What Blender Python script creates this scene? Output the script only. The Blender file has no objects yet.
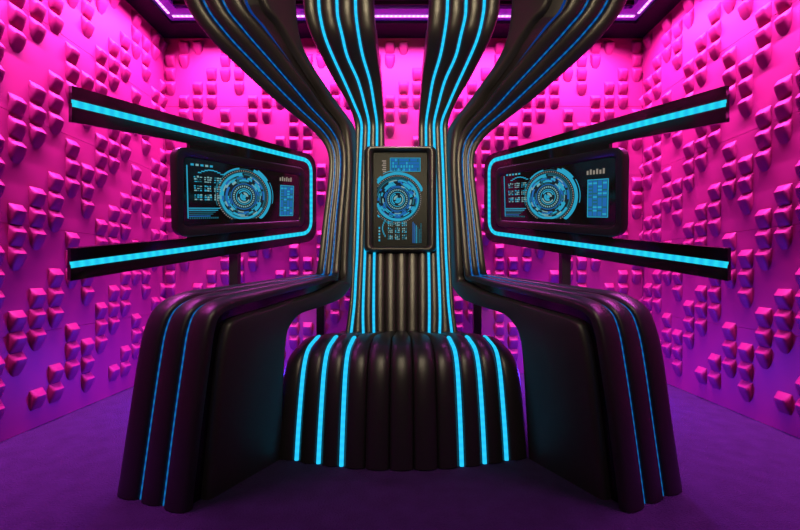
import bpy, bmesh, math, random
from mathutils import Vector, Matrix
PI = math.pi
C = bpy.context.scene.collection
random.seed(7)

# ------------------------------------------------------------------ camera model
F = 397.0; VX = 401.5; HY = 273.5; CZ = 0.73
def P(px, py, d):
    return Vector(((px - VX) * d / F, d, CZ + (HY - py) * d / F))
def ray(px, py):
    return Vector(((px - VX) / F, 1.0, (HY - py) / F))
EYE = Vector((0, 0, CZ))
def hit(px, py, p0, n):
    r = ray(px, py)
    return EYE + r * ((p0 - EYE).dot(n) / r.dot(n))

# ------------------------------------------------------------------ materials
def newmat(name):
    m = bpy.data.materials.new(name); m.use_nodes = True
    nt = m.node_tree
    return m, nt, nt.nodes['Principled BSDF']
def pbr(name, col, rough=0.5, metal=0.0, spec=0.5, coat=0.0, bump=0.0, bscale=200.0, rvar=0.0, cvar=None, cscale=6.0):
    m, nt, b = newmat(name)
    b.inputs['Base Color'].default_value = (*col, 1)
    b.inputs['Roughness'].default_value = rough
    b.inputs['Metallic'].default_value = metal
    b.inputs['Specular IOR Level'].default_value = spec
    b.inputs['Coat Weight'].default_value = coat
    b.inputs['Coat Roughness'].default_value = 0.15
    tc = nt.nodes.new('ShaderNodeTexCoord')
    if bump:
        n = nt.nodes.new('ShaderNodeTexNoise'); n.inputs['Scale'].default_value = bscale; n.inputs['Detail'].default_value = 4
        bp = nt.nodes.new('ShaderNodeBump'); bp.inputs['Strength'].default_value = bump; bp.inputs['Distance'].default_value = 0.01
        nt.links.new(tc.outputs['Object'], n.inputs['Vector'])
        nt.links.new(n.outputs['Fac'], bp.inputs['Height']); nt.links.new(bp.outputs['Normal'], b.inputs['Normal'])
    if cvar:
        n2 = nt.nodes.new('ShaderNodeTexNoise'); n2.inputs['Scale'].default_value = cscale; n2.inputs['Detail'].default_value = 6
        mx = nt.nodes.new('ShaderNodeMix'); mx.data_type = 'RGBA'
        mx.inputs['A'].default_value = (*col, 1); mx.inputs['B'].default_value = (*cvar, 1)
        nt.links.new(tc.outputs['Object'], n2.inputs['Vector'])
        nt.links.new(n2.outputs['Fac'], mx.inputs['Factor']); nt.links.new(mx.outputs['Result'], b.inputs['Base Color'])
    return m
def emit(name, col, strength, period=0.0, col2=None, amp=0.5):
    m = bpy.data.materials.new(name); m.use_nodes = True
    nt = m.node_tree; nt.nodes.clear()
    out = nt.nodes.new('ShaderNodeOutputMaterial'); e = nt.nodes.new('ShaderNodeEmission')
    e.inputs['Color'].default_value = (*col, 1); e.inputs['Strength'].default_value = strength
    nt.links.new(e.outputs[0], out.inputs[0])
    if period:
        uv = nt.nodes.new('ShaderNodeUVMap'); sp = nt.nodes.new('ShaderNodeSeparateXYZ')
        mu = nt.nodes.new('ShaderNodeMath'); mu.operation = 'MULTIPLY'; mu.inputs[1].default_value = 2 * PI / period
        si = nt.nodes.new('ShaderNodeMath'); si.operation = 'SINE'
        ma = nt.nodes.new('ShaderNodeMapRange'); ma.inputs['From Min'].default_value = -1; ma.inputs['From Max'].default_value = 1
        mx = nt.nodes.new('ShaderNodeMix'); mx.data_type = 'RGBA'
        c2 = col2 or tuple(c * amp for c in col)
        mx.inputs['A'].default_value = (*c2, 1); mx.inputs['B'].default_value = (*col, 1)
        nt.links.new(uv.outputs[0], sp.inputs[0]); nt.links.new(sp.outputs[0], mu.inputs[0])
        nt.links.new(mu.outputs[0], si.inputs[0]); nt.links.new(si.outputs[0], ma.inputs['Value'])
        nt.links.new(ma.outputs[0], mx.inputs['Factor']); nt.links.new(mx.outputs['Result'], e.inputs['Color'])
    return m

M = {}
M['leather'] = pbr('black_leather', (0.016, 0.014, 0.016), 0.36, spec=0.55, bump=0.06, bscale=260)
M['leather_smooth'] = pbr('black_leather_panel', (0.022, 0.019, 0.021), 0.42, spec=0.5, bump=0.06, bscale=260)
M['gloss'] = pbr('black_gloss_board', (0.006, 0.006, 0.007), 0.12, spec=0.6)
M['acrylic'] = pbr('black_acrylic', (0.012, 0.010, 0.010), 0.10, spec=0.6)
M['screen'] = pbr('screen_glass', (0.006, 0.008, 0.010), 0.35, spec=0.06)
M['metal'] = pbr('black_steel', (0.02, 0.02, 0.022), 0.4, metal=0.2)
M['plastic'] = pbr('black_plastic', (0.014, 0.012, 0.013), 0.3)
M['wall'] = pbr('pink_wall_tile', (0.23, 0.020, 0.09), 0.55, spec=0.35, cvar=(0.25, 0.022, 0.098), cscale=3)
M['carpet'] = pbr('purple_carpet', (0.026, 0.019, 0.05), 0.95, spec=0.1, bump=0.9, bscale=160, cvar=(0.05, 0.036, 0.10), cscale=14)
M['ceiling'] = pbr('ceiling_paint', (0.16, 0.10, 0.42), 0.6)
M['soffit'] = pbr('black_ceiling_trim', (0.004, 0.004, 0.006), 0.7, spec=0.2)
M['led'] = emit('cyan_led', (0.02, 0.56, 0.92), 1.2, 0.028, (0.016, 0.48, 0.87))
M['led_panel'] = emit('cyan_led_bright', (0.02, 0.64, 0.80), 1.15, 0.03, (0.012, 0.46, 0.74))
M['led_blue'] = emit('blue_led', (0.012, 0.30, 0.85), 0.5, 0.03, (0.01, 0.14, 0.65))
M['led_deep'] = emit('deep_blue_led', (0.01, 0.12, 0.7), 0.3)
M['led_pink'] = emit('pink_led', (1.0, 0.42, 1.0), 2.2, 0.03, (0.9, 0.22, 1.0))
M['g_cyan'] = emit('screen_cyan', (0.03, 0.42, 0.66), 0.8)
M['g_blue'] = emit('screen_blue', (0.02, 0.16, 0.50), 0.8)
M['g_teal'] = emit('screen_teal', (0.02, 0.16, 0.22), 0.7)
M['g_pale'] = emit('screen_pale', (0.30, 0.62, 0.66), 0.6)
M['g_tan'] = emit('screen_tan', (0.45, 0.38, 0.32), 0.6)
M['g_dark'] = emit('screen_dark', (0.02, 0.035, 0.05), 0.5)

# ------------------------------------------------------------------ object helpers
def link(name, bm, mats, parent=None, smooth=True, recalc=True):
    if recalc: bmesh.ops.recalc_face_normals(bm, faces=bm.faces[:])
    me = bpy.data.meshes.new(name); bm.to_mesh(me); bm.free()
    for m in (mats if isinstance(mats, list) else [mats]): me.materials.append(m)
    if smooth:
        me.shade_smooth()
        me.set_sharp_from_angle(angle=math.radians(38))
    o = bpy.data.objects.new(name, me); C.objects.link(o)
    if parent: 
        o.parent = parent
        o.matrix_parent_inverse = Matrix.Translation(-world_loc(parent))
    return o
def world_loc(o):
    v = Vector((0, 0, 0))
    while o:
        v = v + o.location; o = o.parent if False else None
    return v
def empty(name, loc, label, cat, group=None):
    o = bpy.data.objects.new(name, None); C.objects.link(o); o.location = loc; o.empty_display_size = 0.1
    o['label'] = label; o['category'] = cat
    if group: o['group'] = group
    return o
def struct(o): o['kind'] = 'structure'; return o
def tag(o, label, cat, group=None):
    o['label'] = label; o['category'] = cat
    if group: o['group'] = group
    return o
def box(bm, x0, x1, y0, y1, z0, z1):
    vs = [bm.verts.new((x, y, z)) for x in (x0, x1) for y in (y0, y1) for z in (z0, z1)]
    for f in ((0,1,3,2),(4,6,7,5),(0,4,5,1),(2,3,7,6),(0,2,6,4),(1,5,7,3)): bm.faces.new([vs[i] for i in f])
def beam(bm, a, b, w, t, side=Vector((1,0,0))):
    d = (b - a).normalized(); s = (side - d * side.dot(d)).normalized(); u = d.cross(s)
    v = []
    for p in (a, b):
        for i, j in ((-1,-1),(1,-1),(1,1),(-1,1)): v.append(bm.verts.new(p + s*i*w/2 + u*j*t/2))
    for k in range(4): bm.faces.new([v[k], v[(k+1)%4], v[4+(k+1)%4], v[4+k]])
    bm.faces.new(v[0:4]); bm.faces.new(v[4:8])
def sweep(bm, secs, caps=True, uvlen=False, closed=True, mat=0):
    rows = [[bm.verts.new(p) for p in s] for s in secs]
    n = len(secs[0]); L = [0.0]
    for i in range(1, len(secs)): L.append(L[-1] + ((secs[i][0]-secs[i-1][0]).length + (secs[i][n//2]-secs[i-1][n//2]).length)/2)
    uvl = bm.loops.layers.uv.verify() if uvlen else None
    for i in range(len(rows)-1):
        for k in range(n if closed else n-1):
            k2 = (k+1) % n
            try: f = bm.faces.new([rows[i][k], rows[i][k2], rows[i+1][k2], rows[i+1][k]])
            except ValueError: continue
            f.material_index = mat
            if uvlen:
                for lp, u in zip(f.loops, (L[i], L[i], L[i+1], L[i+1])): lp[uvl].uv = (u, k/n)
    if caps and closed:
        for r in (rows[0], rows[-1]):
            try: bm.faces.new(r)
            except ValueError: pass
    return rows
def cr(pts, n=6):
    out = []; N = len(pts)
    for i in range(N-1):
        p0 = pts[i-1] if i else pts[0]*2 - pts[1]
        p1, p2 = pts[i], pts[i+1]
        p3 = pts[i+2] if i+2 < N else pts[-1]*2 - pts[-2]
        for k in range(n):
            t = k/n
            out.append(0.5*((2*p1) + (p2-p0)*t + (2*p0-5*p1+4*p2-p3)*t*t + (3*p1-p0-3*p2+p3)*t*t*t))
    out.append(pts[-1].copy()); return out
def tang(c, i):
    a = c[max(i-1, 0)]; b = c[min(i+1, len(c)-1)]
    return (b-a).normalized()

def ribs(name, curves, sgn, parent, mat, gaps, bulge=0.32, base=0.012, K=12):
    """padded channels between neighbouring boundary curves; sgn flips the outward side; gaps[j] = groove width at boundary j"""
    bm = bmesh.new(); M_ = len(curves[0])
    for j in range(len(curves)-1):
        secs = []
        for i in range(M_):
            a, b = curves[j][i], curves[j+1][i]
            w = (b-a); W = w.length; wd = w.normalized()
            t = (tang(curves[j], i) + tang(curves[j+1], i)).normalized()
            n = wd.cross(t).normalized() * sgn
            a2 = a + wd*gaps[j]/2; b2 = b - wd*gaps[j+1]/2
            h = (b2-a2).length * bulge
            s = [a2 - n*base]
            for k in range(K+1):
                th = PI*k/K
                s.append(a2.lerp(b2, (1-math.cos(th))/2) + n*h*(math.sin(th)**0.75 if 0 < k < K else 0))
            s.append(b2 - n*base)
            secs.append(s)
        sweep(bm, secs)
    return link(name, bm, mat, parent)
def led(name, curve, wcurve, sgn, parent, mat, w=0.016, lift=0.0, th=0.006, i0=0, i1=None):
    """strip along curve; wcurve = a neighbour curve that gives the width direction"""
    bm = bmesh.new(); secs = []
    i1 = len(curve) if i1 is None else i1
    for i in range(i0, i1):
        t = tang(curve, i); wd = (wcurve[i]-curve[i]); wd = (wd - t*wd.dot(t)).normalized()
        n = wd.cross(t).normalized()*sgn
        c = curve[i] + n*lift
        s = [c - wd*w/2 - n*0.004]
        for k in range(5):
            a = PI*k/4; s.append(c - wd*w/2*math.cos(a) + n*th*math.sin(a))
        s.append(c + wd*w/2 - n*0.004)
        secs.append(s)
    sweep(bm, secs, uvlen=True)
    return link(name, bm, mat, parent)

# ================================================================== ROOM
XL, XR, YB, YF, ZT = -1.735, 1.762, 2.90, -0.60, 2.45
RUN = {0: 1, 1: 4, 2: 3, 3: 2, 4: 0}             # first row of the run of three bumps in each column of a tile
def cell(c, r):                                  # 0 none, 1 bump, 2 bump with a long tail
    k = (r - RUN[c % 5]) % 5
    return 0 if k > 2 else (2 if k == 2 else 1)
def bump(bm, o, s, up, n, kind, jit):
    W = 0.036; HS = 1.0
    if kind == 1: prof = [(0.052,0,.95),(0.048,.006,.99),(0.027,.026,1),(0.021,.0305,1),(0.012,.030,1),(-.006,.0235,1),(-.024,.0145,.97),(-.037,.007,.90),(-.045,-.001,.74)]
    else: prof = [(0.052,0,.95),(0.048,.006,.99),(0.027,.026,1),(0.021,.0305,1),(0.012,.0295,1),(-.007,.0225,.97),(-.027,.0135,.86),(-.043,.006,.62),(-.056,-.001,.3)]
    ss = [(-1,0),(-.97,.3),(-.88,.68),(-.72,.92),(-.4,1),(.4,1),(.72,.92),(.88,.68),(.97,.3),(1,0)]
    rows = []
    for t, h, w in prof:
        rows.append([bm.verts.new(o + s*(a*W*w) + up*(t+jit) + n*(h*b*HS if h > 0 else h)) for a, b in ss])
    for i in range(len(rows)-1):
        for k in range(len(ss)-1):
            bm.faces.new([rows[i][k], rows[i+1][k], rows[i+1][k+1], rows[i][k+1]])
def make_wall(name, origin, s, n, ncol, cidx, width):
    """origin = top corner where column 0 starts; s runs along the wall, n out of it"""
    bm = bmesh.new(); up = Vector((0,0,1))
    g = 0.0010
    nt = math.ceil(ncol/5)
    # backing
    def quad(a0, a1, z0, z1, d):
        v = [bm.verts.new(origin + s*a + up*(z-ZT) + n*d) for a, z in ((a0,z0),(a1,z0),(a1,z1),(a0,z1))]
        bm.faces.new(v); return v
    quad(0, width, 0, ZT, -0.004); 
    off = cidx[1]
    edges = [0, width]
    zs = [0, .45, .95, 1.45, 1.95, 2.45]
    for a0, a1 in zip(edges, edges[1:]):
        for z0, z1 in zip(zs, zs[1:]):
            f = quad(a0+g, a1-g, z0+g, z1-g, 0)
            b = quad(a0+g, a1-g, z0+g, z1-g, -0.004)
            for k in range(4):
                bm.faces.new([f[k], b[k], b[(k+1)%4], f[(k+1)%4]])
    for i in range(ncol):
        a = (i+.5)*.1 + cidx[2]
        if a > width-.04: continue
        for r in range(24):
            z = ZT - .07 - .1*r
            if z < 1.2: z = 1.2 - (1.2-z)*.955
            k = cell(cidx[0](i), r)
            if k and z > .03: bump(bm, origin + s*a + up*(z-ZT), s, up, n, k, random.uniform(-.001,.001))
    # back face so the wall has thickness
    v = [bm.verts.new(origin + s*a + up*(z-ZT) + n*-0.05) for a, z in ((0,0),(width,0),(width,ZT),(0,ZT))]
    bm.faces.new(v[::-1])
    return struct(link(name, bm, M['wall'], recalc=False))
def fixn(o, n): pass
make_wall('wall_back', Vector((XL+.0, YB, ZT)), Vector((1,0,0)), Vector((0,-1,0)), 35, (lambda i: i, 0.0, 0.0), XR-XL)
make_wall('wall_left', Vector((XL, YB, ZT)), Vector((0,-1,0)), Vector((1,0,0)), 35, (lambda i: 2-i, 0.3, -.035), YB-YF)
make_wall('wall_right', Vector((XR, YB, ZT)), Vector((0,-1,0)), Vector((-1,0,0)), 35, (lambda i: i+1, 0.4, -.075), YB-YF)

bm = bmesh.new(); box(bm, XL-.06, XR+.06, YF-1.2, YB+.06, -.06, 0)
struct(link('floor', bm, M['carpet'], smooth=False))
bm = bmesh.new(); box(bm, XL-.06, XR+.06, YF, YB+.06, 2.60, 2.66)
struct(link('ceiling', bm, M['ceiling'], smooth=False))
# dark dropped border of the ceiling
bm = bmesh.new()
box(bm, XL-.05, XR+.05, YB-.17, YB+.05, ZT, 2.60)
box(bm, XL-.05, XL+.15, YF, YB-.17, ZT, 2.60)
box(bm, XR-.15, XR+.05, YF, YB-.17, ZT, 2.60)
struct(link('trim_1', bm, M['soffit'], smooth=False))
bm = bmesh.new()                                   # pale ledge that carries the light strip
box(bm, XL+.15, XR-.15, YB-.29, YB-.17, ZT+.02, 2.60)
box(bm, XL+.15, XL+.25, YF, YB-.29, ZT+.02, 2.60)
box(bm, XR-.25, XR-.15, YF, YB-.29, ZT+.02, 2.60)
struct(link('trim_2', bm, M['ceiling'], smooth=False))
bm = bmesh.new()
for k in range(3):
    y = YB-.31-.028*k
    box(bm, XL+.25, XR-.25, y-.012, y, ZT+.03+.012*k, 2.60)
struct(link('trim_3', bm, M['soffit'], smooth=False))
def strip(a, b, label):
    bm = bmesh.new(); d = (b-a).normalized(); s = d.cross(Vector((0,0,1)))
    secs = [[p - s*.007, p - s*.007 - Vector((0,0,.006)), p + s*.007 - Vector((0,0,.006)), p + s*.007] for p in [a.lerp(b, k/60) for k in range(61)]]
    sweep(bm, secs, uvlen=True)
    return tag(link('led_strip_light', bm, M['led_pink'], smooth=False), label, 'light', 'pink light strips round the ceiling border')
zl = ZT + .02
strip(Vector((XL+.19, YB-.22, zl)), Vector((XR-.19, YB-.22, zl)), 'pink light strip on the ceiling along the top of the back wall')
strip(Vector((XL+.18, YB-.25, zl)), Vector((XL+.18, YF+.1, zl)), 'pink light strip on the ceiling running along the left wall')
strip(Vector((XR-.18, YB-.25, zl)), Vector((XR-.18, YF+.1, zl)), 'pink light strip on the ceiling running along the right wall')

# ================================================================== THRONE
throne = empty('throne', (0, 1.9, 0), 'black ribbed leather throne chair with glowing cyan lines and sweeping overhead wings', 'chair')

# ---- seat
SP = 0.0905
def seat_curve(j):                                # boundary j = 0..11
    u = (j - 5.5)/5.5; xf = u*5.5*SP
    o = abs(u)
    yf = 1.487 + 0.085*(xf/.45)**2
    dz = -0.055*max(0, (o-.78)/.22)**1.5
    bx = {0: .314, 1: .257, 2: .193, 3: .143, 4: .086, 5: .029}[j if j < 6 else 11-j] * (-1 if j < 6 else 1)
    pts = [Vector((xf, yf, 0.0)), Vector((xf*.995, yf+.022, .12)), Vector((xf*.985, yf+.048, .25)), Vector((xf*.975, yf+.075, .345+dz*.6)),
           Vector((xf*.96, yf+.115, .405+dz)), Vector((xf*.93, yf+.18, .432+dz)), 
           Vector((xf*.86+bx*.07, yf+.27, .438+dz*.9)), Vector((bx*1.04+(xf-bx)*.10, 1.93, .428+dz*.4)), Vector((bx, 2.01, .425)), Vector((bx, 2.06, .42))]
    return cr(pts, 6)
sc = [seat_curve(j) for j in range(12)]
seat = bpy.data.objects.new('seat', None)
bm = bmesh.new()                                  # solid under the padding
top = []
for i in range(len(sc[0])):
    row = [sc[j][i] - Vector((0, -.004, .006)) for j in range(12)]
    row = [Vector((p.x, p.y, max(p.z, .0))) for p in row]
    top.append([bm.verts.new(p) for p in row])
for i in range(len(top)-1):
    for j in range(11): bm.faces.new([top[i][j], top[i][j+1], top[i+1][j+1], top[i+1][j]])
def down(vs):
    lo = [bm.verts.new((v.co.x, v.co.y, 0.0)) for v in vs]
    for k in range(len(vs)-1): 
        try: bm.faces.new([vs[k], vs[k+1], lo[k+1], lo[k]])
        except ValueError: pass
down([r[0] for r in top]); down([r[-1] for r in top]); down(top[-1])
bmesh.ops.remove_doubles(bm, verts=bm.verts[:], dist=1e-5)
seat = link('seat', bm, M['leather'], throne)
G = [0.0]*12
for j in (1,2,3,8,9,10): G[j] = 0.020
ribs('channel_padding', sc, 1, seat, M['leather'], G, bulge=.30)
for j in (1,2,3,8,9,10):
    led('led_strip', sc[j], sc[j+1], 1, seat, M['led'], w=.016, lift=.010, i0=0, i1=36)

# ---- backrest centre (three ribs behind and below the display)
def side(sd, px): return px if sd < 0 else 2*VX - px
BX = [  # py, depth, E, L1, L2, L3, I   (left side, pixels)
 (335, 2.01, 345, 351, 363.5, 374, 385), (318, 2.03, 347.5, 353, 363, 373.7, 385), (300, 2.05, 349.5, 354.8, 363.3, 373.7, 385), (275, 2.08, 351, 356, 364.2, 374, 385),
 (254, 2.10, 351.7, 357.2, 365, 374.4, 385), (210, 2.12, 353, 358.6, 366.5, 375.5, 384.5), (170, 2.13, 354.3, 360, 367.7, 376.5, 384.3),
 (140, 2.13, 355, 361.3, 368.8, 377, 384.2), (122, 2.12, 354.5, 361.2, 368.8, 376.8, 384), (103, 2.07, 347.5, 354, 364.5, 374, 382.7), (80, 2.00, 334, 344, 358, 370, 381),
 (56, 1.90, 321.5, 333, 347.5, 363, 378), (36, 1.82, 311.5, 325, 342.5, 359, 376), (17, 1.785, 305, 320.5, 338, 356.3, 374.3), (0, 1.765, 303, 318.8, 337, 355.5, 373.3), (-60, 1.70, 300, 317, 335, 354, 372), (-110, 1.65, 298,315,334,353,371), (-170, 1.62, 297,314,333,352,370), (-195, 1.615, 297,314,333,352,370)]
def bcurves(sd, rows=BX):
    return [cr([P(side(sd, r[2+k]), r[0], r[1]) for r in rows], 5) for k in range(5)]
bl, br_ = bcurves(-1), bcurves(1)
nb = 6*5+3                                         # stations up to py=140
bm = bmesh.new()
cl = [bl[4][i] for i in range(nb)]; crr = [br_[4][i] for i in range(nb)]
sweep(bm, [[a, b, b + Vector((0,.09,0)), a + Vector((0,.09,0))] for a, b in zip(cl, crr)])
backrest = link('backrest', bm, M['leather'], throne)
mid = [[a.lerp(b, k/3) for a, b in zip(cl, crr)] for k in range(4)]
ribs('channel_padding', mid, 1, backrest, M['leather'], [0]*4, bulge=.30)
for sd, cs in ((-1, bl), (1, br_)):
    sg = 1 if sd < 0 else -1
    bm = bmesh.new(); secs = []
    for i in range(len(cs[0])):
        a, b = cs[0][i], cs[4][i]
        n = (b-a).cross(tang(cs[2], i)).normalized()*sg
        secs.append([a, b, b - n*.085, a - n*.085])
    sweep(bm, secs)
    wing = link('upper_wing', bm, M['leather'], throne)
    g = .013
    ribs('channel_padding', cs, sg, wing, M['leather'], [0, g, g, g, 0], bulge=.34)
    for k in (1,2,3):
        led('led_strip', cs[k], cs[k+1], sg, wing, M['led'], w=.012, lift=.007)

# ---- outer strands: arm, upright and overhead sweep
AR = [ # O, R, P, F (left pixels)
 ((120,493),(189,512),(207,499.5),(283,457)), ((131,420),(199,425),(215,420),(284,420)), ((140,360),(207,365),(221,362),(285,385)),
 ((147,328),(212,330),(226,332),(286,354)), ((158,308),(219,313),(232,321),(288,336)), ((179,296.5),(236,303.5),(247,315),(292,325)),
 ((205,292),(255,298.5),(268,309),(302,314)), ((240,286.5),(278,292),(292,301),(319,308)), ((285,279.5),(313,283.5),(323,291),(341,299.5)), ((306,276),(330,278.5),(339,282),(351,288)), ((314.5,274.8),(337,277),(344,279),(352,284))]
AC = [(-4,9,7),(-3,8,6),(-2,7,5),(-2,6,4),(-1,5,3),(-1,4,2),(0,3,1),(0,1,0),(0,0,0),(0,0,0),(0,0,0)]   # right side corrections for O, R/P, F
UP = [ # O,R,P,F, depth
 ((317.5,266),(339,268),(346,266),(353,262),1.95), ((323,220),(342.5,220),(348,220),(354,220),1.97), ((328.5,175),(346,175),(351,175),(356,173),1.98),
 ((327.5,152),(345.5,147),(350,143),(356.5,141),1.97), ((316,134),(339,128),(345,122),(354,126),1.94), ((291,113),(320,104),(328,100),(340,106),1.86), ((270.5,96),(307,85),(316,80),(328,89),1.78),
 ((239,67),(285,56),(297,50),(313,66),1.69), ((208,36),(261,26),(278,20),(302,40),1.61), ((184,0),(242,0),(262,0),(297,0),1.56), ((165,-60),(226,-60),(248,-60),(297,-55),1.50), ((155,-120),(218,-120),(240,-120),(299,-110),1.45), ((148,-190),(214,-190),(236,-190),(300,-175),1.42), ((145,-248),(212,-248),(234,-248),(300,-232),1.41)]
UC = [0,0,0,0,1,3,4,6,7,8,9,9,9,9]
def flat(v): return Vector((v.x, v.y, 0))
for sd in (-1, 1):
    def X(px): return side(sd, px)
    def CX(px, c): return px if sd < 0 else 2*VX - px + c
    # vertical planes of the inner flank and of the outer edge
    r0 = EYE + ray(CX(189, 9), 511.5)*(CZ*F/(511.5-HY)); f0 = EYE + ray(CX(283, 7), 457)*(CZ*F/(457-HY))
    o0 = EYE + ray(CX(120, -4), 493)*(CZ*F/(493-HY)) if sd < 0 else EYE + ray(679, 488)*(CZ*F/(488-HY))
    rb = P(X(339), 272, 1.95); ob = P(X(318), 272, 1.98)
    pf_n = (flat(f0)-flat(r0)).cross(Vector((0,0,1))).normalized(); 
    po_n = (flat(ob)-flat(o0)).cross(Vector((0,0,1))).normalized()
    O, R, Pp, Ff = [], [], [], []
    for (o, r, p, f), c in zip(AR, AC):
        O.append(hit(CX(o[0], c[0]), o[1] if (sd < 0 or o[1] < 480) else 488, o0, po_n)); R.append(hit(CX(r[0], c[1]), r[1], r0, pf_n))
        Pp.append(hit(CX(p[0], c[1]), p[1], r0, pf_n)); Ff.append(hit(CX(f[0], c[2]), f[1], r0, pf_n))
    for L_ in (O, R, Pp, Ff): L_[0].z = 0.0
    for (o, r, p, f, d), c in zip(UP, UC):
        O.append(P(CX(o[0], c), o[1], d)); R.append(P(CX(r[0], c), r[1], d)); Pp.append(P(CX(p[0], c), p[1], d+.05)); Ff.append(P(CX(f[0], c*.6), f[1], d+.15))
    O, R, Pp, Ff = [cr(c, 6) for c in (O, R, Pp, Ff)]
    sg = 1 if sd < 0 else -1
    N = len(O)
    mm = []
    for i in range(N):
        t = tang(R, i); m = (Ff[i]-R[i]).cross(t).normalized()
        if m.x*sd > 0: m = -m
        mm.append(m)
    # core body
    bm = bmesh.new(); secs = []
    for i in range(N):
        m = mm[i]; w = O[i]-R[i]
        q = [O[i], R[i] - m*.03, Ff[i] - m*.03, Ff[i] + w*.9]
        secs.append([Vector((p.x, p.y, max(p.z, 0))) for p in q])
    sweep(bm, secs)
    name = 'arm_wing'
    wing = link(name, bm, M['leather'], throne)
    cs = [[a.lerp(b, k/3) for a, b in zip(O, R)] for k in range(4)]
    ribs('channel_padding', cs, sg, wing, M['leather'], [0, .014, .014, 0], bulge=.25)
    for k in (1, 2):
        led('led_strip', cs[k], cs[k+1], sg, wing, M['led_blue'], w=.006, lift=.0015)
    # third strip deep in the recess beside the side panel
    rc = [R[i].lerp(Pp[i], .35) - mm[i]*.026 for i in range(N)]
    for a, b in ((3, 22), (102, N-6)):
        bm = bmesh.new(); secs = []
        for i in range(a, b):
            e = (Pp[i]-R[i]).normalized()*.004
            secs.append([rc[i]-e-mm[i]*.006, rc[i]-e+mm[i]*.003, rc[i]+e+mm[i]*.003, rc[i]+e-mm[i]*.006])
        sweep(bm, secs, uvlen=True)
        link('led_strip', bm, M['led_deep'], wing)
    # smooth side panel
    bm = bmesh.new(); secs = []
    for i in range(N):
        m = mm[i]; e = (Ff[i]-Pp[i]); Lw = e.length; e = e.normalized(); rr = min(.022, Lw*.3)
        s = [Pp[i] - m*.034]
        for k in range(5):
            a = PI/2*k/4; s.append(Pp[i] + e*rr*(1-math.cos(a)) + m*(rr*math.sin(a)-rr) + m*.004)
        for k in range(5):
            a = PI/2*k/4; s.append(Ff[i] - e*rr*(1-math.sin(a)) + m*(rr*math.cos(a)-rr) + m*.004)
        s.append(Ff[i] - m*.034)
        secs.append([Vector((p.x, p.y, max(p.z, 0))) for p in s])
    sweep(bm, secs)
    link('side_panel', bm, M['leather_smooth'], wing)
    # glossy board in the recess between the padding and the side panel
    bm = bmesh.new(); secs = []
    for i in range(0, 68):
        m = mm[i]; a = R[i].lerp(Pp[i], .04); b = R[i].lerp(Pp[i], .96)
        secs.append([a - m*.032, a - m*.0285, b - m*.0285, b - m*.032])
    sweep(bm, secs)
    link('recess_board', bm, M['gloss'], wing)

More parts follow.
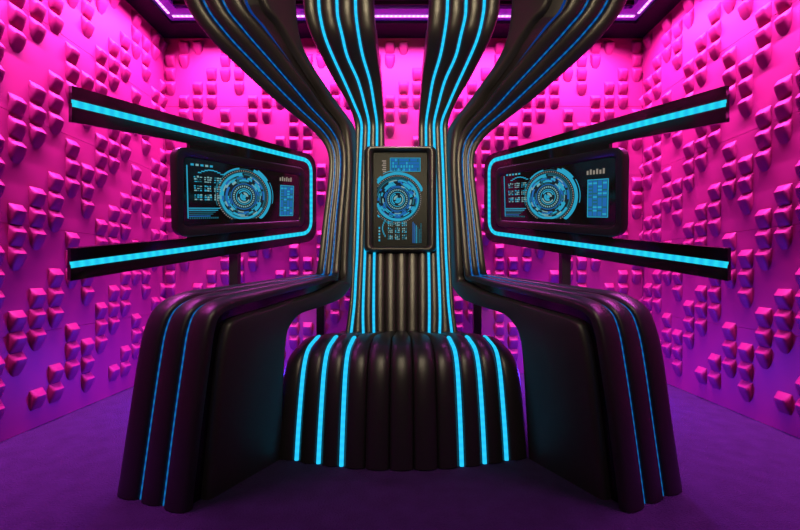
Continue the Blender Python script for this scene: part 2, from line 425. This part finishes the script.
# ================================================================== DISPLAY GRAPHICS
GM = ['g_cyan', 'g_blue', 'g_teal', 'g_pale', 'g_tan', 'g_dark']
def graphics(name, parent, o, u, v, n, W, H, cx, cy, R0, seed, portrait=False):
    """W x H landscape layout; centre of the dial at (cx, cy); o = lower left corner; portrait turns the layout a quarter"""
    rnd = random.Random(seed); bm = bmesh.new()
    if portrait: o = o + u*H; u, v = v, -u
    def pt(a, b, z): return o + u*a + v*b + n*z
    def q(p, mi, z=.0012):
        ca = sum(x for x, y in p)/len(p); cb = sum(y for x, y in p)/len(p)
        if not (0.002 < ca < W-.002 and 0.002 < cb < H-.002): return
        p = [(min(max(x, 0), W), min(max(y, 0), H)) for x, y in p]
        f = bm.faces.new([bm.verts.new(pt(x, y, z)) for x, y in p]); f.material_index = mi
    def rect(a, b, w, h, mi, z=.0012): q([(a, b), (a+w, b), (a+w, b+h), (a, b+h)], mi, z)
    def arc(r0, r1, a0, a1, mi, z=.0012):
        st = max(1, int(abs(a1-a0)/3)); 
        for k in range(st):
            t0 = math.radians(a0+(a1-a0)*k/st); t1 = math.radians(a0+(a1-a0)*(k+1)/st)
            q([(cx+r*math.cos(t), cy+r*math.sin(t)) for r, t in ((r0*R0,t0),(r1*R0,t0),(r1*R0,t1),(r0*R0,t1))], mi, z)
    arc(0.05, 1.0, 0, 360, 5, .0008)
    arc(1.02, 1.14, -75, 70, 0); arc(1.02, 1.05, 70, 200, 2); arc(1.10, 1.20, 35, 62, 0); arc(1.02, 1.09, 100, 135, 0)
    for k in range(72):                              # dotted ring
        arc(.955, .99, k*5, k*5+2.4, 4)
    arc(.90, .925, 0, 360, 2); arc(.80, .90, 95, 200, 0); arc(.80, .89, 200, 330, 0); arc(.82, .87, -30, 90, 2)
    for k in range(110):
        a = rnd.uniform(0, 360); r = rnd.choice([.52, .58, .64, .70, .76]); l = rnd.uniform(6, 26)
        arc(r, r+rnd.uniform(.025, .075), a, a+l, rnd.choice([0, 0, 1, 1, 2, 3]), .0013+.00001*k)
    arc(.47, .50, 0, 360, 1); arc(.60, .72, 20, 50, 0, .0022); arc(.62, .74, -50, -20, 0, .0022); arc(.62,.70,150,215,1,.0022)
    for k in range(30): arc(.36, .42, k*12, k*12+7, 3)
    arc(.28, .31, 0, 360, 0); arc(.20, .25, 20, 150, 0); arc(.20, .25, 190, 330, 3); arc(.0, .07, 0, 360, 0); arc(.08, .16, 0, 100, 3); arc(.08, .16, 130, 300, 0)
    for k in range(90):
        t = math.radians(k*4); r0, r1 = .43*R0, .46*R0
        arc(.43, .455, k*4, k*4+1.5, 2)
    # left block: frame line, header dots, glyph grid
    lw = W*.23
    rect(0, .03*H, .008*W, .9*H, 0)
    for k in range(5): rect(W*(.03+.035*k), H*.93, W*.022, H*.035, 3 if k % 2 else 0)
    arc(1.04, 1.08, 150, 172, 2)
    for i in range(8):                               # curved bracket
        a = W*.08 + lw*.85*i/8; b = H*(.80 + .07*math.sin(PI*(i+.5)/8)); rect(a, b, lw*.11, H*.018, 0)
    for i in range(3):
        for j in range(3):
            a = W*(.05+.075*i); b = H*(.66-.155*j)
            for k in range(9):
                rect(a+W*.02*(k % 3)+rnd.uniform(0,.004)*W, b+H*.038*(k//3), W*rnd.uniform(.008,.02), H*rnd.uniform(.014,.03), rnd.choice([3,3,0,2]), .0012+.00002*k)
    for k in range(5): rect(W*.01, H*(.20-.035*k), W*(.24-.02*k), H*.016, rnd.choice([0,2,1]))
    for k in range(14): rect(W*(.015+.016*k), H*.02, W*.009, H*.03, 2)
    # right block: bar meter
    rx = W*.825
    arc(1.20, 1.225, -12, 30, 0)
    for k in range(6): rect(W*(.81+.024*k), H*.80, W*.014, H*(.07+.02*(k % 2)), 4)
    rect(rx-W*.006, H*.06, W*.155, H*.64, 2, .0009)
    for k in range(4):
        rect(rx+W*.036*k, H*.07, W*.029, H*.62, 1, .0012)
        for j in range(10):
            if rnd.random() < .55: rect(rx+W*.036*k, H*(.09+.06*j), W*.029, H*.03, 0 if rnd.random() < .45 else 2, .0014)
    rect(rx-W*.008, H*.05, W*.006, H*.66, 0); rect(rx-W*.008, H*.70, W*.157, H*.014, 0); rect(rx-W*.008, H*.045, W*.157, H*.014, 0); rect(rx+W*.143, H*.05, W*.006, H*.66, 0)
    return link(name, bm, [M[k] for k in GM], parent, smooth=False, recalc=False)

def roundpoly(pts, rad, n=6):
    out = []; N = len(pts)
    for i in range(N):
        p = Vector(pts[i]); a = Vector(pts[i-1]) - p; b = Vector(pts[(i+1) % N]) - p
        r = rad[i] if isinstance(rad, list) else rad
        if r <= 0: out.append(p); continue
        ang = a.angle(b); t = min(r/math.tan(ang/2), a.length*.48, b.length*.48)
        p1 = p + a.normalized()*t; p2 = p + b.normalized()*t
        for k in range(n+1):
            s = k/n; out.append(p1*(1-s)**2 + p*2*s*(1-s) + p2*s*s)
    return out
def prism(bm, poly, o, u, v, n, z0, z1, bevel=0.0):
    lo = [bm.verts.new(o+u*a.x+v*a.y+n*z0) for a in poly]
    hi = [bm.verts.new(o+u*a.x+v*a.y+n*(z1-bevel)) for a in poly]
    N = len(poly)
    for k in range(N): bm.faces.new([lo[k], lo[(k+1)%N], hi[(k+1)%N], hi[k]])
    bm.faces.new(lo)
    if bevel:
        c = sum(poly, Vector((0,0)))/N
        ins = []
        for k in range(N):
            t = (poly[(k+1)%N]-poly[k-1]).normalized(); nn = Vector((-t.y, t.x))
            if nn.dot(c-poly[k]) < 0: nn = -nn
            q = poly[k] + nn*bevel; ins.append(bm.verts.new(o+u*q.x+v*q.y+n*z1))
        for k in range(N): bm.faces.new([hi[k], hi[(k+1)%N], ins[(k+1)%N], ins[k]])
        hi = ins
    bm.faces.new(hi)
def ring(bm, outer, inner, o, u, v, n, prof):
    """frame between two outlines with equal point counts; prof = [(t, z)] t 0 outer .. 1 inner"""
    N = len(outer); rows = []
    for t, z in prof: rows.append([bm.verts.new(o + u*(a.x*(1-t)+b.x*t) + v*(a.y*(1-t)+b.y*t) + n*z) for a, b in zip(outer, inner)])
    for i in range(len(rows)):
        r0, r1 = rows[i], rows[(i+1) % len(rows)]
        for k in range(N): bm.faces.new([r0[k], r0[(k+1)%N], r1[(k+1)%N], r1[k]])

# ---- centre display in a padded frame on the backrest
d0 = 2.075; o = P(VX, HY, d0); s = d0/F; u, v, n = Vector((1,0,0)), Vector((0,0,1)), Vector((0,-1,0))
ox = -1.2*s
def pc(x, y): return ((x-VX)*s, (HY-y)*s)
outer = roundpoly([pc(364,252.5), pc(436.5,252.5), pc(436.5,147), pc(364,147)], .035)
inner = roundpoly([pc(373.5,246), pc(427,246), pc(427,152.5), pc(373.5,152.5)], .012)
bm = bmesh.new()
ring(bm, outer, inner, o, u, v, n, [(0,-.035),(0,.006),(.08,.022),(.22,.034),(.42,.041),(.6,.041),(.78,.034),(.92,.022),(1,.006),(1,-.035)])
frame = link('display_frame', bm, M['leather'], throne)
bm = bmesh.new(); prism(bm, inner, o, u, v, n, -.03, .0)
scr = link('screen', bm, M['screen'], frame)
scr = None
graphics('screen_graphics', frame, o + u*pc(377,0)[0] + v*pc(0,244)[1], u, v, n, (244-155.5)*s, (422.5-377)*s, .505*(244-155.5)*s, .55*(422.5-377)*s, 24.0*s, 3, portrait=True)

# ================================================================== SIDE DISPLAY PANELS
for sd in (-1, 1):
    shift = Vector((0,0,0)) if sd < 0 else Vector((-.016, 0, 0))
    # plane of the left panel (mirrored for the right one)
    Uw = Vector((.549, 1, .160)).normalized(); Vw = Vector((.084, -.205, 1)); Vw = (Vw - Uw*Vw.dot(Uw)).normalized(); Nw = Uw.cross(Vw).normalized()
    C0 = P(245, 190, 1.90)
    def mir(w): return w if sd < 0 else Vector((-w.x, w.y, w.z))
    def pl(px, py):                                  # left pixel -> plane coordinates (a grows inwards)
        q = hit(px, py, C0, Nw) - C0; return (q.dot(Uw), q.dot(Vw))
    o = mir(C0) + shift; uo, v, n = mir(Uw), mir(Vw), mir(Nw)
    side_word = 'left' if sd < 0 else 'right'
    foot = hit(235, 265, C0 - Nw*.05, Nw); foot = mir(foot) + shift
    root = empty('display_panel', (foot.x, foot.y, 0), 'black glossy wall of light: open cyan edged fork framing a screen on the %s of the throne' % side_word, 'display panel', 'screens beside the throne')
    root['label'] = 'black fork-shaped stand with cyan light line and screen, to the %s of the throne' % side_word
    fr = roundpoly([pl(72,85.5), pl(316,156), pl(316.5,240.5), pl(70.5,281), pl(70.5,248.5), pl(190,238), pl(190,143.5), pl(72,122)], [0, .09, .09, 0, 0, 0, 0, 0])
    bm = bmesh.new(); prism(bm, fr, o, uo, v, n, -.022, .0)
    link('light_frame', bm, M['acrylic'], root)
    # light line
    path = roundpoly([pl(72,103), pl(311,161.2), pl(311,232.5), pl(70.5,265)], [0, .075, .075, 0], 10)
    dense = []
    for a, b in zip(path, path[1:]):
        k = max(1, int((b-a).length/.03)); dense += [a.lerp(b, i/k) for i in range(k)]
    dense.append(path[-1]); dense = [dense[0]] + dense[1:]
    bm = bmesh.new(); secs = []
    for i, p in enumerate(dense):
        t = tang(dense, i); w = Vector((-t.y, t.x))*.0108
        a, b = p - w, p + w
        def W3(q, z): return o + uo*q.x + v*q.y + n*z
        secs.append([W3(a, -.004), W3(a, .002), W3(a.lerp(b,.3), .0045), W3(a.lerp(b,.7), .0045), W3(b, .002), W3(b, -.004)])
    sweep(bm, secs, uvlen=True)
    link('led_strip', bm, M['led_panel'], root)
    # screen housing
    hs = roundpoly([pl(174,145.5), pl(304,168), pl(304,226), pl(176,238)], [.055, .05, .05, .055])
    di = [pl(184,158), pl(297,174.5), pl(297,219), pl(184,224)]
    ins = roundpoly([pl(183,156.5), pl(299,175.5), pl(299,220), pl(183,226)], .02)
    bm = bmesh.new(); ring(bm, hs, ins, o, uo, v, n, [(0,-.03),(0,.004),(.12,.010),(.8,.010),(.95,.006),(1,.002),(1,-.03)])
    hous = link('screen_housing', bm, M['plastic'], root)
    bm = bmesh.new(); prism(bm, ins, o, uo, v, n, -.028, .003)
    link('screen', bm, M['acrylic'], hous)
    # picture on the screen (not mirrored)
    a0, b0 = pl(187, 221); a1, _ = pl(294.5, 218); _, b1 = pl(187, 160.5); b2 = pl(294.5, 173)[1]; b3 = pl(294.5, 217)[1]
    Wd = a1-a0; lo = max(b0, b3)*.5+min(b0,b3)*.5; Hd = ((b1-b0)+(b2-b3))/2
    ac, bc = pl(243.5, 196.5)
    R0 = ac - pl(216, 196)[0]
    if sd < 0: org = o + uo*a0 + v*lo; gu = uo; cx = ac-a0
    else: org = o + uo*a1 + v*lo; gu = -uo; cx = (a1-a0)*.475
    graphics('screen_graphics', hous, org + n*.0035, gu, v*.82, n, Wd, Hd/.82, cx, (bc-lo)/.82, R0, 11, False)
    # post
    bm = bmesh.new(); tp = mir(hit(235, 232, C0 - Nw*.055, Nw)) + shift
    beam(bm, Vector((foot.x, foot.y, 0)), Vector((foot.x, foot.y, tp.z)), .042, .042)
    link('post', bm, M['metal'], root, smooth=False)
    bm = bmesh.new(); box(bm, foot.x-.09, foot.x+.09, foot.y-.09, foot.y+.09, 0, .008)
    link('base_plate', bm, M['metal'], root, smooth=False)
    # slim pole behind the throne
    q = P(321 if sd < 0 else 477, 300, 2.34)
    bm = bmesh.new(); beam(bm, Vector((q.x, q.y, 0)), Vector((q.x, q.y, .72)), .045, .045); box(bm, q.x-.07, q.x+.07, q.y-.07, q.y+.07, 0, .008)
    tag(link('support_post', bm, M['metal'], smooth=False), 'slim black post behind the throne, showing in the gap under its %s arm' % ('left-hand' if sd < 0 else 'right-hand'), 'post', 'posts behind the throne')

# ================================================================== LIGHTS
def area(name, loc, rot, sx, sy, col, power, spread=180):
    l = bpy.data.lights.new(name, 'AREA'); l.shape = 'RECTANGLE'; l.size = sx; l.size_y = sy; l.color = col; l.energy = power; l.spread = math.radians(spread)
    o = bpy.data.objects.new(name, l); C.objects.link(o); o.location = loc; o.rotation_euler = rot
    return o
MG = (1.0, 0.12, 0.86)
LP = 108
area('wash_lamp_back', ((XL+XR)/2, YB-.26, ZT+.0), (math.radians(20), 0, 0), 3.1, .012, MG, LP*1.1, 114)
area('wash_lamp_left', (XL+.24, 1.68, ZT+.0), (0, math.radians(20), 0), .012, 2.1, MG, LP*.82, 112)
area('wash_lamp_right', (XR-.24, 1.68, ZT+.0), (0, math.radians(-20), 0), .012, 2.1, MG, LP*.82, 112)
def point(name, loc, col, power, r=.03):
    l = bpy.data.lights.new(name, 'POINT'); l.color = col; l.energy = power; l.shadow_soft_size = r
    o = bpy.data.objects.new(name, l); C.objects.link(o); o.location = loc; return o
for s_ in (-1, 1):
    bl_ = point('floor_lamp_blue', (s_*1.12, 2.38, .16), (0.08, 0.03, 1.0), 36, .08); bl_.data.specular_factor = .1
fl = area('front_lamp', (0, -.3, 2.38), (0, 0, 0), 1.2, .4, (1.0, .82, .55), 3.6, 60)
fl.rotation_euler = (Vector((0, 1.9, .8)) - fl.location).to_track_quat('-Z', 'Z').to_euler()
fl = area('front_lamp_low', (0, -1.2, 1.9), (0, 0, 0), 1.0, .45, (1.0, .80, .48), 5.5, 40)
fl.rotation_euler = (Vector((0, 1.9, 1.45)) - fl.location).to_track_quat('-Z', 'Z').to_euler()

w = bpy.data.worlds.new('world'); bpy.context.scene.world = w; w.use_nodes = True
w.node_tree.nodes['Background'].inputs[0].default_value = (.02, .004, .02, 1); w.node_tree.nodes['Background'].inputs[1].default_value = 1.0

cam = bpy.data.cameras.new('camera'); co = bpy.data.objects.new('camera', cam); C.objects.link(co)
co.location = EYE; co.rotation_euler = (PI/2, 0, 0); cam.sensor_width = 36; cam.lens = F/800*36
cam.shift_x = -(VX-400)/800; cam.shift_y = (HY-265)/800; cam.clip_start = .02
sc_ = bpy.context.scene; sc_.camera = co
sc_.view_settings.view_transform = 'Standard'; sc_.view_settings.look = 'None'; sc_.view_settings.gamma = 1; sc_.view_settings.exposure = 0.0
